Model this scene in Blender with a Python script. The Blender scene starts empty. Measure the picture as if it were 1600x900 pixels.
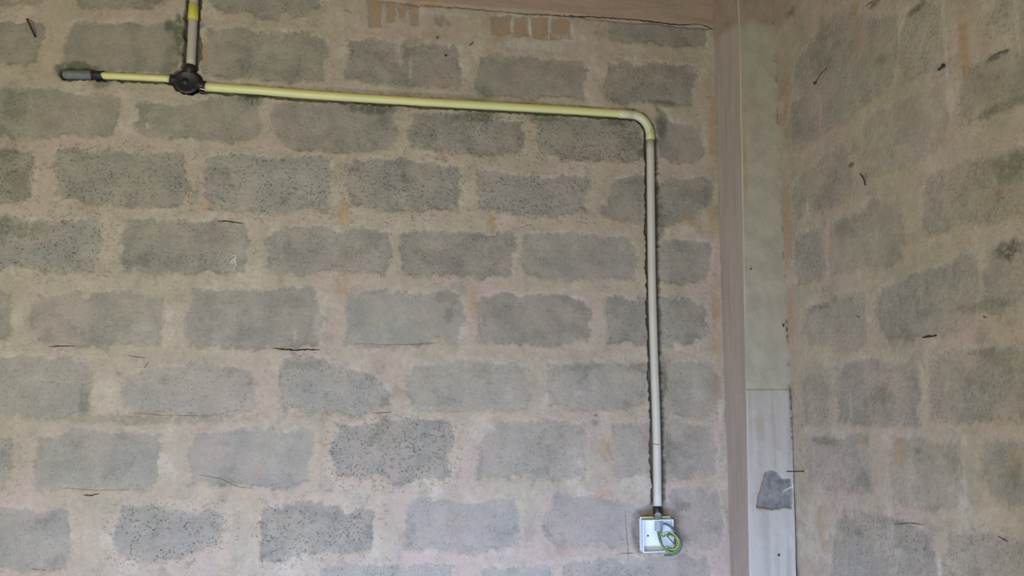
import bpy, bmesh, math, random
import numpy as np
from mathutils import Vector, Matrix
C = bpy.context.scene.collection
random.seed(5)

# ------------------------------------------------------------------ camera
FPX, YAW, PITCH, DIST, EYE, XC = 1250.0, 0.1775, 0.1268, 2.91, 1.35, 1.543
cam = bpy.data.cameras.new('camera'); camo = bpy.data.objects.new('camera', cam); C.objects.link(camo)
cam.sensor_width = 36.0; cam.lens = FPX * 36.0 / 1600.0; cam.clip_start = 0.02
F = Vector((math.sin(YAW)*math.cos(PITCH), math.cos(YAW)*math.cos(PITCH), math.sin(PITCH)))
R = Vector((math.cos(YAW), -math.sin(YAW), 0)); U = R.cross(F)
camo.matrix_world = Matrix(((R.x, U.x, -F.x, 0), (R.y, U.y, -F.y, -DIST), (R.z, U.z, -F.z, EYE), (0, 0, 0, 1)))
bpy.context.scene.camera = camo

# ------------------------------------------------------------------ light
w = bpy.data.worlds.new('world'); bpy.context.scene.world = w; w.use_nodes = True
bg = w.node_tree.nodes['Background']; bg.inputs[0].default_value = (1.0, 1.0, 0.60, 1); bg.inputs[1].default_value = 0.385
def area(name, loc, target, sx, sy, power, col):
    l = bpy.data.lights.new(name, 'AREA'); l.shape = 'RECTANGLE'; l.size = sx; l.size_y = sy; l.energy = power; l.color = col
    o = bpy.data.objects.new(name, l); C.objects.link(o); o.location = loc
    o.rotation_euler = (Vector(target)-Vector(loc)).to_track_quat('-Z', 'Y').to_euler(); return o
area('doorway_daylight', (-0.9, -3.3, 0.75), (-0.1, 0, 1.0), 1.3, 1.5, 54, (0.95, 0.94, 0.86))
area('low_fill_lamp', (0.3, -1.15, 0.12), (0.3, 0, 0.6), 2.8, 0.3, 54, (0.38, 0.52, 1.0))  # added fill lamp below the view, standing in for daylight near the floor
area('upper_warm_lamp', (-2.3, -3.4, 1.9), (0.2, 0, 1.6), 1.3, 1.1, 17, (1.0, 0.96, 0.55))  # warm lamp added to tint the upper wall yellow-olive
vs = bpy.context.scene.view_settings
vs.view_transform = 'Standard'; vs.look = 'None'; vs.gamma = 1.0; vs.use_curve_mapping = False; vs.exposure = 0.0

# ------------------------------------------------------------------ helpers
def ray(px, py): return F*FPX + R*(px-800) - U*(py-450)
def bw(px, py, off=0.0):                 # point of the photograph on the back wall (plane y = -off)
    d = ray(px, py); t = (DIST-off)/d.y; return Vector((d.x*t, -off, EYE+d.z*t))
def rw(px, py, off=0.0):                 # ... on the right wall (plane x = XC - off)
    d = ray(px, py); t = (XC-off)/d.x; return Vector((XC-off, -DIST+d.y*t, EYE+d.z*t))

def vnoise(u, v, su, seed, sv=None):
    sv = sv or su
    n = 256; g = np.random.RandomState(seed).rand(n, n)*2-1
    a = u*su+seed*7.31+1000; b = v*sv+seed*3.17+1000
    i = np.floor(a).astype(int); j = np.floor(b).astype(int); fa = a-i; fb = b-j
    fa = fa*fa*(3-2*fa); fb = fb*fb*(3-2*fb)
    i0, i1, j0, j1 = i % n, (i+1) % n, j % n, (j+1) % n
    return (g[i0, j0]*(1-fa)+g[i1, j0]*fa)*(1-fb)+(g[i0, j1]*(1-fa)+g[i1, j1]*fa)*fb
def fbm(u, v, s, seed, o=3):
    r = 0; a = 1.0; t = 0
    for k in range(o): r = r+a*vnoise(u, v, s*2**k, seed+k*13); t += a; a *= .55
    return r/t
def sstep(a, b, x):
    t = np.clip((x-a)/(b-a), 0, 1); return t*t*(3-2*t)
def segdist(u, v, pts):
    best = np.full(u.shape, 1e9)
    for (x0, y0), (x1, y1) in zip(pts[:-1], pts[1:]):
        dx, dy = x1-x0, y1-y0; L = dx*dx+dy*dy+1e-12
        t = np.clip(((u-x0)*dx+(v-y0)*dy)/L, 0, 1)
        best = np.minimum(best, np.hypot(u-x0-t*dx, v-y0-t*dy))
    return best
def inside(u, v, pts):
    c = np.zeros(u.shape, bool); n = len(pts)
    for k in range(n):
        x0, y0 = pts[k]; x1, y1 = pts[(k+1) % n]
        if y0 == y1: continue
        m = ((y0 > v) != (y1 > v)) & (u < (x1-x0)*(v-y0)/(y1-y0)+x0)
        c ^= m
    return c
def polysd(u, v, pts):
    d = segdist(u, v, list(pts)+[pts[0]]); return np.where(inside(u, v, pts), d, -d)

def chaikin(pts):
    out = []; n = len(pts)
    for k in range(n):
        a, b = pts[k], pts[(k+1) % n]
        out.append((a[0]*.86+b[0]*.14, a[1]*.86+b[1]*.14)); out.append((a[0]*.14+b[0]*.86, a[1]*.14+b[1]*.86))
    return out

class Skin:
    """grid of wall coordinates (u along the wall, v up) with attributes and a relief towards the room"""
    def __init__(s, us, vs_):
        s.us, s.vs = us, vs_
        s.u, s.v = np.meshgrid(us, vs_); z = np.zeros(s.u.shape)
        s.d = z.copy()
        s.at = {k: z.copy() for k in ('tint', 'orange', 'moss', 'white', 'beam', 'raw', 'pock')}; s.at['cov'] = z+1
        s.at['sd'] = np.full(s.u.shape, -0.05)
    def blocks(s, polys, seed, warp=.006):
        wu = s.u+1.3*warp*vnoise(s.u, s.v, 13, seed+2)+warp*fbm(s.u, s.v, 28, seed)+.5*warp*vnoise(s.u, s.v, 110, seed+5)
        wv = s.v+1.2*warp*vnoise(s.u, s.v, 13, seed+42)+warp*fbm(s.u, s.v, 28, seed+40)+.5*warp*vnoise(s.u, s.v, 110, seed+45)
        rs = np.random.RandomState(seed)
        for p in polys:
            pts, tint, pock, cov = p if isinstance(p, tuple) else (p, None, None, 1.0)
            if tint is None: tint = rs.uniform(-.5, .5)
            if pock is None: pock = rs.uniform(.2, .8)
            P = np.array(pts); m = .045
            i0, i1 = np.searchsorted(s.us, [P[:, 0].min()-m, P[:, 0].max()+m]); j0, j1 = np.searchsorted(s.vs, [P[:, 1].min()-m, P[:, 1].max()+m])
            if i1 <= i0 or j1 <= j0: continue
            sl = (slice(j0, j1), slice(i0, i1))
            d = polysd(wu[sl], wv[sl], chaikin(pts))
            lo, hi = P.min(0), P.max(0); area_ = .5*abs(np.dot(P[:, 0], np.roll(P[:, 1], 1))-np.dot(P[:, 1], np.roll(P[:, 0], 1)))
            if area_ > .80*np.prod(hi-lo):
                c, hs = (lo+hi)/2, (hi-lo)/2-.014
                d = np.maximum(d, np.minimum(hs[0]-abs(wu[sl]-c[0]), hs[1]-abs(wv[sl]-c[1])))
            d = np.clip(d, -.05, .05)
            new = d > s.at['sd'][sl]
            s.at['sd'][sl] = np.where(new, d, s.at['sd'][sl])
            s.at['cov'][sl] = np.where(new, cov, s.at['cov'][sl])
            s.at['tint'][sl] = np.where(new, tint, s.at['tint'][sl]); s.at['pock'][sl] = np.where(new, pock, s.at['pock'][sl])
    def blob(s, key, cu, cv, ru, rv, a=1.0, seed=3):
        n = fbm(s.u, s.v, 45, seed)*.55
        q = np.sqrt(((s.u-cu)/ru)**2+((s.v-cv)/rv)**2)+n
        s.at[key] = np.maximum(s.at[key], a*(1-sstep(.35, 1.15, q)))
    def line(s, key, pts, wdt, a=1.0, seed=3):
        n = fbm(s.u, s.v, 40, seed)*.6
        s.at[key] = np.maximum(s.at[key], a*(1-sstep(.2, 1.0, segdist(s.u, s.v, pts)/wdt+n)))
    def h(s, u, v):
        i = int(np.clip(np.searchsorted(s.us, u), 0, len(s.us)-1)); j = int(np.clip(np.searchsorted(s.vs, v), 0, len(s.vs)-1))
        return float(s.d[j, i])
    def build(s, name, fn, mat, flip=False, parent=None):
        co = fn(s.u, s.v, s.d).reshape(-1, 3)
        nv, nu = s.u.shape; idx = np.arange(nv*nu).reshape(nv, nu)
        q = np.stack([idx[:-1, :-1], idx[:-1, 1:], idx[1:, 1:], idx[1:, :-1]], -1).reshape(-1, 4)
        if flip: q = q[:, ::-1]
        me = bpy.data.meshes.new(name); n = len(q)
        me.vertices.add(len(co)); me.vertices.foreach_set('co', co.astype(np.float32).ravel())
        me.loops.add(n*4); me.loops.foreach_set('vertex_index', q.astype(np.int32).ravel())
        me.polygons.add(n); me.polygons.foreach_set('loop_start', np.arange(0, n*4, 4, dtype=np.int32))
        me.polygons.foreach_set('loop_total', np.full(n, 4, np.int32)); me.update(calc_edges=True)
        me.polygons.foreach_set('use_smooth', np.ones(n, bool))
        for k, a in s.at.items():
            at = me.attributes.new(k, 'FLOAT', 'POINT'); at.data.foreach_set('value', a.astype(np.float32).ravel())
        me.materials.append(mat)
        o = bpy.data.objects.new(name, me); C.objects.link(o); o.parent = parent
        return o

def link(name, bm, mat, parent=None, smooth=True):
    me = bpy.data.meshes.new(name); bmesh.ops.recalc_face_normals(bm, faces=bm.faces); bm.to_mesh(me); bm.free()
    me.materials.append(mat)
    for p in me.polygons: p.use_smooth = smooth
    o = bpy.data.objects.new(name, me); C.objects.link(o)
    if parent is not None: o.parent = parent; o.matrix_parent_inverse = Matrix.Translation(-parent.location)
    return o
def thing(name, label, cat, loc, group=None):
    o = bpy.data.objects.new(name, None); C.objects.link(o); o.location = loc; o['label'] = label; o['category'] = cat
    o.empty_display_size = .02
    if group: o['group'] = group
    return o
def tag(o, label, cat, group=None):
    o['label'] = label; o['category'] = cat
    if group: o['group'] = group
    return o
def catmull(pts, n=8):
    pts = [Vector(p) for p in pts]
    if len(pts) < 3: return [pts[0].lerp(pts[-1], k/n) for k in range(n+1)]
    P = [2*pts[0]-pts[1]]+pts+[2*pts[-1]-pts[-2]]; out = []
    for i in range(1, len(P)-2):
        for k in range(n):
            t = k/n; a, b, c, d = P[i-1:i+3]
            out.append(.5*((2*b)+(c-a)*t+(2*a-5*b+4*c-d)*t*t+(3*b-a-3*c+d)*t**3))
    out.append(pts[-1]); return out
def tube(bm, pts, rad, seg=20, cap=True):
    """rad: number or list of (station 0..1, radius)"""
    n = len(pts); rings = []; up = Vector((0.01, 1, 0.02)).normalized()
    for i, p in enumerate(pts):
        t = (pts[min(i+1, n-1)]-pts[max(i-1, 0)]).normalized()
        a = up.cross(t).normalized(); b = t.cross(a)
        if isinstance(rad, (int, float)): r = rad
        else: r = rad[i]
        rings.append([bm.verts.new(p+r*(math.cos(2*math.pi*k/seg)*a+math.sin(2*math.pi*k/seg)*b)) for k in range(seg)])
    for A, B in zip(rings[:-1], rings[1:]):
        for k in range(seg): bm.faces.new((A[k], A[(k+1) % seg], B[(k+1) % seg], B[k]))
    if cap: bm.faces.new(rings[0][::-1]); bm.faces.new(rings[-1])
    return rings
def hollow(bm, a, b, ro, ri, seg=28, bev=.0008):
    """open-ended sleeve from a to b"""
    a, b = Vector(a), Vector(b); t = (b-a).normalized()
    pts = [a, a, a+t*bev, b-t*bev, b, b, a+t*0.0005]
    rr = [ri, ro-bev, ro, ro, ro-bev, ri, ri]
    up = Vector((0.01, 1, 0.02)); x = up.cross(t).normalized(); y = t.cross(x); rings = []
    for p, r in zip(pts, rr): rings.append([bm.verts.new(p+r*(math.cos(2*math.pi*k/seg)*x+math.sin(2*math.pi*k/seg)*y)) for k in range(seg)])
    for A, B in zip(rings[:-1], rings[1:]):
        for k in range(seg): bm.faces.new((A[k], A[(k+1) % seg], B[(k+1) % seg], B[k]))
def box(bm, lo, hi, bev=0.0):
    r = bmesh.ops.create_cube(bm, size=1.0); lo, hi = Vector(lo), Vector(hi)
    for v in r['verts']: v.co = Vector([lo[i]+(v.co[i]+.5)*(hi[i]-lo[i]) for i in range(3)])
    if bev:
        es = list({e for v in r['verts'] for e in v.link_edges}); bmesh.ops.bevel(bm, geom=es, offset=bev, segments=2, affect='EDGES', profile=.6)

# ------------------------------------------------------------------ materials
class NT:
    def __init__(s, name, rough=.9, spec=.2):
        s.m = bpy.data.materials.new(name); s.m.use_nodes = True; s.t = s.m.node_tree; s.b = s.t.nodes['Principled BSDF']
        s.b.inputs['Roughness'].default_value = rough; s.b.inputs['Specular IOR Level'].default_value = spec
        s.pos = s.n('ShaderNodeNewGeometry').outputs['Position']
    def n(s, k, **kw):
        x = s.t.nodes.new(k)
        for a, b in kw.items(): setattr(x, a, b)
        return x
    def put(s, sock, v):
        if isinstance(v, (int, float)): sock.default_value = v
        elif isinstance(v, tuple): sock.default_value = v+(1,) if len(v) == 3 and len(sock.default_value) == 4 else v
        else: s.t.links.new(v, sock)
    def math(s, op, a, b=0.0, c=0.0):
        x = s.n('ShaderNodeMath', operation=op); s.put(x.inputs[0], a); s.put(x.inputs[1], b); s.put(x.inputs[2], c); return x.outputs[0]
    def ss(s, v, a, b, lo=0.0, hi=1.0):
        x = s.n('ShaderNodeMapRange', interpolation_type='SMOOTHSTEP'); s.put(x.inputs[0], v)
        for i, q in enumerate((a, b, lo, hi)): x.inputs[i+1].default_value = q
        return x.outputs[0]
    def noise(s, scale, detail=4, rough=.55, stretch=None, vec=None):
        x = s.n('ShaderNodeTexNoise'); x.inputs['Scale'].default_value = scale; x.inputs['Detail'].default_value = detail; x.inputs['Roughness'].default_value = rough
        v = vec or s.pos
        if stretch:
            m = s.n('ShaderNodeMapping'); s.t.links.new(v, m.inputs[0]); m.inputs['Scale'].default_value = stretch; v = m.outputs[0]
        s.t.links.new(v, x.inputs['Vector']); return x.outputs[0]
    def voro(s, scale):
        x = s.n('ShaderNodeTexVoronoi'); x.inputs['Scale'].default_value = scale; s.t.links.new(s.pos, x.inputs['Vector']); return x.outputs['Distance']
    def mix(s, f, a, b, mode='MIX'):
        x = s.n('ShaderNodeMix', data_type='RGBA', blend_type=mode); s.put(x.inputs[0], f); s.put(x.inputs[6], a); s.put(x.inputs[7], b); return x.outputs[2]
    def attr(s, k): return s.n('ShaderNodeAttribute', attribute_name=k).outputs['Fac']
    def bump(s, h, dist=.002, st=1.0):
        x = s.n('ShaderNodeBump'); x.inputs['Distance'].default_value = dist; x.inputs['Strength'].default_value = st; s.t.links.new(h, x.inputs['Height']); s.t.links.new(x.outputs[0], s.b.inputs['Normal'])
    def col(s, c): s.put(s.b.inputs['Base Color'], c)

def wall_material(name, soft=1.0, cover=1.0, least=.55):
    g = NT(name, .95, .12)
    n_edge = g.noise(70, 5, .65); n_fine = g.noise(260, 3, .6); n_big = g.noise(3.2, 4, .6); n_mid = g.noise(14, 5, .6)
    streak = g.noise(9, 4, .6, (3.2, 3.2, .45)); hatch = g.noise(60, 3, .6, (1.6, 1.6, .35))
    sd = g.attr('sd'); pk = g.attr('pock'); ti = g.attr('tint')
    e = g.math('MULTIPLY_ADD', g.math('SUBTRACT', n_edge, .5), .030, sd)
    e = g.math('MULTIPLY_ADD', g.math('SUBTRACT', n_mid, .5), .030, e)
    e = g.math('MULTIPLY_ADD', g.math('SUBTRACT', g.noise(30, 3, .5), .5), .016, e)
    e = g.math('ADD', e, .0075)
    blk = g.math('MULTIPLY', g.ss(e, -.0070*soft, .0095*soft, 0, cover), g.ss(g.noise(7.5, 4, .65), .34, .62, 1.0, least))
    blk = g.math('MULTIPLY', blk, g.attr('cov'))
    # mortar / thin render
    mo = g.mix(g.ss(n_mid, .3, .72), (.425, .355, .245), (.335, .288, .205))
    mo = g.mix(g.ss(n_big, .42, .68), mo, (.43, .33, .265))
    mo = g.mix(g.ss(streak, .52, .75, 0, .5), mo, (.30, .29, .235))
    mo = g.mix(g.ss(n_fine, .35, .75, 0, .22), mo, (.52, .46, .38))
    blot = g.noise(5.5, 7, .72); blot2 = g.noise(11, 6, .75, (1, 1, 1.6))
    mo = g.mix(g.ss(blot, .50, .66, 0, .75), mo, (.50, .44, .345)); mo = g.mix(g.ss(blot, .46, .34, 0, .8), mo, (.285, .25, .19)); mo = g.mix(g.ss(blot2, .56, .68, 0, .5), mo, (.40, .275, .20))
    # block concrete
    bl = g.mix(g.ss(n_mid, .32, .7), (.262, .245, .195), (.200, .185, .145))
    bl = g.mix(g.ss(n_big, .4, .65, 0, .5), bl, (.26, .225, .175))
    bl = g.mix(g.ss(n_fine, .5, .8, 0, .5), bl, (.40, .39, .34))
    bl = g.mix(g.ss(hatch, .55, .75, 0, .35), bl, (.15, .15, .125))
    bl = g.mix(g.ss(g.noise(34, 4, .6), .60, .72, 0, .35), bl, (.34, .30, .24))
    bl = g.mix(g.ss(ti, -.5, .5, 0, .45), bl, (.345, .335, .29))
    bl = g.mix(g.ss(blot2, .54, .66, 0, .55), bl, (.36, .335, .275)); bl = g.mix(g.ss(blot, .47, .36, 0, .6), bl, (.165, .16, .12))
    # dark pores of the block, gathered in patches
    pore = g.math('MULTIPLY', g.ss(g.voro(95), .34, .12), g.ss(g.noise(24, 4, .7), .48, .60))
    pore2 = g.math('MULTIPLY', g.ss(g.noise(105, 4, .75), .56, .66), g.ss(g.noise(17, 3, .6), .40, .56))
    pore = g.math('MULTIPLY', g.math('MAXIMUM', pore, pore2), g.math('MULTIPLY_ADD', pk, .95, .15))
    bl = g.mix(pore, bl, (.075, .075, .062))
    # crusty darker rim where the smear of mortar breaks off
    rim = g.math('MULTIPLY', g.math('MULTIPLY', g.ss(e, -.004, .002), g.ss(e, .016, .004)), g.ss(n_mid, .50, .66, 0, .6))
    bl = g.mix(rim, bl, (.15, .14, .112))
    c = g.mix(blk, mo, bl)
    c = g.mix(g.ss(g.voro(42), .11, .05, 0, .4), c, (.17, .15, .12))
    # ring beam concrete: pinkish, streaked lengthwise
    bs = g.noise(8, 5, .65, (.5, .5, 3.5))
    bc = g.mix(g.ss(bs, .35, .7), (.40, .285, .21), (.31, .235, .175)); bc = g.mix(g.ss(n_mid, .5, .75, 0, .5), bc, (.33, .27, .20))
    c = g.mix(g.attr('beam'), c, bc)
    c = g.mix(g.math('MULTIPLY', g.attr('raw'), g.ss(g.noise(40, 5, .7), .3, .5, .7, 1)), c, g.mix(g.noise(80, 5, .7), (.10, .093, .075), (.23, .215, .18)))
    c = g.mix(g.math('MULTIPLY', g.attr('orange'), g.ss(g.noise(60, 4, .6), .25, .55, .45, 1)), c, (.38, .235, .115))
    c = g.mix(g.math('MULTIPLY', g.attr('moss'), g.ss(g.noise(55, 5, .7), .30, .52)), c, (.105, .108, .068))
    c = g.mix(g.math('MULTIPLY', g.attr('white'), g.ss(g.noise(60, 5, .7, (1.5, 1.5, .25)), .32, .6)), c, (.52, .50, .43))
    c = g.mix(g.ss(n_edge, .3, .7, .0, .18), c, (.20, .18, .15))
    g.col(c)
    hgt = g.math('ADD', g.math('MULTIPLY', n_edge, .6), g.math('MULTIPLY', n_fine, .35))
    hgt = g.math('MULTIPLY_ADD', pore, -1.1, hgt); hgt = g.math('MULTIPLY_ADD', g.math('MULTIPLY', blk, n_fine), .8, hgt)
    g.bump(hgt, .0022, .8)
    return g.m

def column_material():
    g = NT('column_concrete', .85, .2)
    st = g.noise(7, 4, .6, (6, 6, .35)); mid = g.noise(13, 5, .6); fine = g.noise(120, 4, .6)
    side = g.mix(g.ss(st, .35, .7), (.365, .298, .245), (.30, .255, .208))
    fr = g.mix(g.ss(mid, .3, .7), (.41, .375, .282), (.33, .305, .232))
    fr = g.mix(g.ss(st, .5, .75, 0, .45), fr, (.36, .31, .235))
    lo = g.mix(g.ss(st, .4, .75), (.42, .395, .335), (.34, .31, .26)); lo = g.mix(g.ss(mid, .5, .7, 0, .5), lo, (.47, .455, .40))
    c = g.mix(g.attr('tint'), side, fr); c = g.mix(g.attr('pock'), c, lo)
    bs = g.mix(g.ss(mid, .35, .7), (.34, .245, .185), (.25, .19, .145))
    c = g.mix(g.attr('beam'), c, bs)
    c = g.mix(g.attr('raw'), c, g.mix(g.ss(g.noise(20, 6, .75), .35, .65), (.135, .13, .117), (.25, .24, .222)))
    c = g.mix(g.math('MULTIPLY', g.attr('orange'), g.ss(g.noise(60, 4, .6), .25, .55, .4, 1)), c, (.37, .235, .11))
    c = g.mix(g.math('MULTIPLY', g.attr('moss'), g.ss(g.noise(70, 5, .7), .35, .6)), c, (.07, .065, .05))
    c = g.mix(g.attr('white'), c, (.50, .45, .36))
    c = g.mix(g.ss(fine, .62, .75, 0, .35), c, (.17, .16, .13))
    g.col(c); g.bump(g.math('ADD', g.math('MULTIPLY', fine, .4), mid), .0018, .6)
    return g.m

def simple(name, c1, c2, scale=12, rough=.5, spec=.4, bump=0.0, stretch=None, sheen=None):
    g = NT(name, rough, spec); n = g.noise(scale, 4, .6, stretch)
    g.col(g.mix(g.ss(n, .3, .7), c1, c2))
    if bump: g.bump(g.noise(scale*6, 4, .6), bump, .6)
    return g.m

M = dict(
    wall=wall_material('block_wall_back'), wallr=wall_material('block_wall_right', 1.7, .92, .45), column=column_material(),
    beam=simple('plain_concrete', (.30, .24, .19), (.24, .20, .16), 5, .9, .15, .003),
    floor=simple('floor_screed', (.30, .25, .20), (.22, .19, .155), 3, .95, .1, .004),
    yellow=simple('yellow_pvc', (.62, .60, .25), (.58, .56, .235), 9, .38, .45),
    paleyellow=simple('pale_yellow_pvc', (.64, .63, .32), (.60, .57, .30), 9, .38, .45),
    elbow=simple('cream_pvc', (.60, .57, .34), (.55, .54, .33), 20, .4, .45),
    ring=simple('yellow_ring_pvc', (.56, .56, .25), (.52, .52, .23), 20, .4, .45),
    band=simple('bright_yellow_pvc', (.56, .50, .08), (.50, .45, .07), 20, .45, .4),
    cream=simple('grey_cream_pvc', (.52, .49, .40), (.48, .455, .375), 14, .42, .4),
    creamtop=simple('dusty_cream_pvc', (.43, .38, .31), (.40, .36, .29), 14, .5, .35),
    black=simple('black_plastic', (.012, .011, .014), (.02, .018, .022), 30, .42, .4, .001),
    grey=simple('grey_pvc', (.15, .165, .15), (.12, .135, .125), 25, .5, .35),
    spout=simple('blue_grey_pvc', (.30, .36, .37), (.27, .32, .33), 25, .45, .35),
    white=simple('white_plastic', (.72, .78, .82), (.68, .74, .79), 16, .4, .4),
    backing=simple('bluish_white_plastic', (.58, .68, .74), (.52, .62, .68), 16, .45, .4),
    green=simple('green_insulation', (.09, .16, .065), (.13, .20, .06), 60, .45, .4),
    lime=simple('light_green_insulation', (.16, .27, .09), (.11, .20, .07), 60, .45, .4),
    ygreen=simple('yellow_insulation', (.48, .42, .12), (.28, .32, .10), 90, .45, .4),
    dgrey=simple('grey_insulation', (.12, .14, .13), (.09, .105, .10), 60, .5, .4),
    rust=simple('rusty_iron', (.075, .028, .016), (.045, .02, .014), 200, .8, .3),
    iron=simple('dark_iron', (.03, .022, .018), (.05, .035, .025), 200, .7, .3),
    pencil=simple('pencil_grey', (.14, .13, .14), (.20, .19, .20), 90, .8, .2),
    faint=simple('crack_shade_brown', (.16, .145, .115), (.10, .09, .072), 90, .95, .1),  # paler painted shade for the finer, uncarved cracks
    crackshade=simple('crack_shade_black', (.03, .028, .022), (.06, .055, .045), 90, .95, .1),  # shade of the wider uncarved cracks, put into the ribbon colour
    chalk=simple('white_chalk', (.62, .62, .56), (.48, .48, .42), 120, .95, .1),
)

# ------------------------------------------------------------------ traced blocks of the back wall (px of the photograph, laid on the wall plane)
BT = """
0,0 60,0 55,6 0,8 | 120,-40 262,-40 262,8 200,10 150,12 122,8 | 332,-40 480,-40 500,6 480,22 430,28 385,22 335,12
0,36 25,34 62,38 66,55 60,80 52,93 38,98 20,95 -30,93 -30,36
112,40 135,35 160,42 200,38 250,40 272,36 282,60 277,90 262,112 235,113 200,108 150,106 118,112 100,108 105,75
325,52 345,46 375,45 395,50 420,52 440,55 470,52 490,60 507,65 508,85 500,115 505,128 470,124 420,126 390,124 345,120 322,112 318,85
545,68 560,66 590,62 608,68 640,72 665,70 690,75 718,82 720,100 716,138 690,136 640,134 600,130 570,128 548,124 540,105 542,85
765,90 775,84 800,90 830,92 862,92 885,102 915,108 915,130 905,148 870,150 820,152 770,148 745,140 748,125 760,115
950,108 970,95 990,98 1020,100 1045,105 1075,105 1085,120 1080,150 1060,160 1010,160 965,158 945,150 942,130
955,40 975,32 1005,33 1050,38 1100,42 1105,60 1085,72 1040,72 1000,68 965,62 948,50
-30,140 50,140 80,142 120,148 160,150 185,158 188,190 178,208 130,210 60,212 -30,208
218,160 240,158 265,165 290,170 310,160 340,155 370,152 405,165 408,190 395,215 350,222 300,220 260,215 225,208 210,195
430,170 450,163 480,158 510,160 545,168 580,175 612,180 622,195 618,225 590,232 540,235 500,232 455,228 432,215 427,190
645,180 670,176 695,180 730,185 770,188 805,190 820,205 812,232 780,240 730,240 680,235 650,228 640,205
845,190 870,186 920,188 960,190 1000,190 1008,200 1006,250 960,252 900,248 860,240 840,225
1028,170 1045,185 1065,195 1085,200 1095,215 1100,240 1085,250 1050,252 1026,252 1024,200
-30,236 15,232 30,234 52,235 54,260 50,295 40,312 20,315 -30,312
105,245 115,240 150,248 165,238 200,242 240,246 280,240 286,260 292,285 290,305 265,318 210,320 160,318 100,312 78,308 85,285 98,260
328,252 345,248 365,252 400,247 430,244 470,248 508,246 514,270 518,295 512,312 490,325 450,328 410,330 375,325 330,315 322,300 322,270
548,260 560,250 580,250 620,252 670,258 700,262 722,272 720,300 710,322 680,332 630,330 585,328 555,318 545,290
750,272 770,268 800,274 840,275 870,272 900,272 920,280 918,300 905,325 880,336 840,332 790,332 760,325 747,305
955,290 965,278 1000,278 1045,280 1080,275 1100,278 1112,290 1110,320 1090,335 1085,346 1040,348 1000,345 945,342 940,328 957,318 955,300
-30,342 30,340 80,342 110,348 140,340 155,345 158,370 155,400 150,415 110,420 60,425 -30,425
195,352 225,346 270,350 310,350 345,345 382,352 387,380 382,425 360,428 300,425 260,427 230,428 200,418 188,410 190,380
428,362 450,358 490,358 530,358 575,360 600,368 608,390 604,420 570,425 520,428 470,430 440,422 428,400 420,380
632,372 655,362 690,362 730,368 780,364 802,368 806,395 795,425 760,432 700,430 640,432 630,410 622,390
820,378 850,370 890,365 930,375 975,375 990,385 996,405 985,432 940,436 880,436 830,430 815,410
1028,384 1050,380 1085,380 1108,382 1112,400 1110,425 1090,440 1050,438 1028,435
-30,455 12,458 18,480 15,515 8,530 -30,535
62,460 95,455 130,455 180,458 220,465 255,472 258,500 250,528 210,538 160,540 100,538 62,535 52,510 58,485
300,475 315,462 345,458 385,455 420,455 460,450 495,455 500,480 498,515 500,540 460,543 400,540 340,540 300,538 290,520 292,495
545,462 570,455 610,455 660,460 705,460 722,470 722,495 712,520 690,535 640,540 580,540 550,532 540,500
752,465 790,460 840,460 880,462 915,468 920,490 918,530 880,538 820,534 770,532 750,520 745,490
945,470 965,465 1000,468 1050,468 1090,470 1105,490 1100,515 1092,535 1050,540 1000,538 960,532 948,500
-30,570 30,572 70,560 95,555 120,565 140,585 145,605 130,620 132,645 80,650 -30,650
200,590 230,580 270,575 300,565 350,572 395,585 400,610 395,635 360,645 300,648 240,645 195,638 190,610
440,565 470,555 500,560 540,575 580,590 605,610 608,632 590,640 560,650 520,642 470,645 440,635 442,600
648,580 690,568 740,565 790,572 825,585 830,610 825,635 780,642 720,640 660,638 638,615
870,580 890,570 940,565 980,570 1005,580 1010,610 1005,635 950,638 900,637 862,630 855,600
1040,575 1060,565 1100,570 1122,580 1125,615 1115,645 1080,650 1040,645
-30,680 12,690 14,720 8,760 -30,765
62,690 85,682 130,675 200,680 245,680 255,700 250,740 235,762 180,765 110,762 62,750 52,730 55,705
305,685 330,678 380,672 430,675 490,672 488,700 482,725 470,755 430,758 390,755 345,742 305,732 298,710
525,675 560,662 610,660 660,658 700,665 706,690 700,720 690,740 660,745 620,750 570,745 535,728 520,710
748,672 780,660 830,658 880,662 915,672 915,700 910,735 880,745 830,748 780,745 752,725 747,700
955,680 985,665 1020,660 1070,662 1110,670 1122,700 1118,740 1080,746 1030,745 975,740 958,720
-30,795 30,795 60,802 90,808 105,820 108,845 105,870 90,885 60,892 -30,888
185,798 210,790 250,795 290,800 330,798 350,805 352,825 340,850 310,858 270,868 230,870 190,862 178,850 182,825
425,800 450,788 490,788 530,792 575,790 585,800 582,860 550,865 500,865 440,870 405,872 410,845 415,820
640,780 670,780 700,782 720,795 750,790 780,778 808,785 812,820 805,850 760,860 700,862 650,855 635,845 645,815
862,785 880,768 910,770 930,778 950,785 985,790 1000,800 1000,845 960,850 910,850 870,850 855,825
1045,770 1090,765 1120,775 1128,810 1125,850 1090,852 1060,840 1050,800
300,915 330,905 470,905 480,960 300,980 | 500,900 530,888 575,886 690,888 705,900 700,970 500,975 | 755,900 800,885 850,890 865,965 750,970
880,885 900,876 940,878 1000,870 1060,872 1100,878 1112,900 1110,965 885,968 | 60,915 250,912 250,985 60,990
"""
PK = {19: .95, 20: .8, 17: 1.0, 21: .95, 22: .9, 23: .5, 28: .8, 52: 1.0, 55: 1.0, 56: .9, 13: .8}
def parse(T): return [[tuple(map(float, q.split(','))) for q in s.split()] for l in T.strip().split('\n') for s in l.split('|') if s.strip()]
def onb(pts): return [(p.x, p.z) for p in (bw(*q) for q in pts)]
traced = parse(BT)
dark_blocks = {4, 5, 6, 7, 22, 23, 29}; light_blocks = {36, 37, 38, 43, 54, 17}
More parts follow.
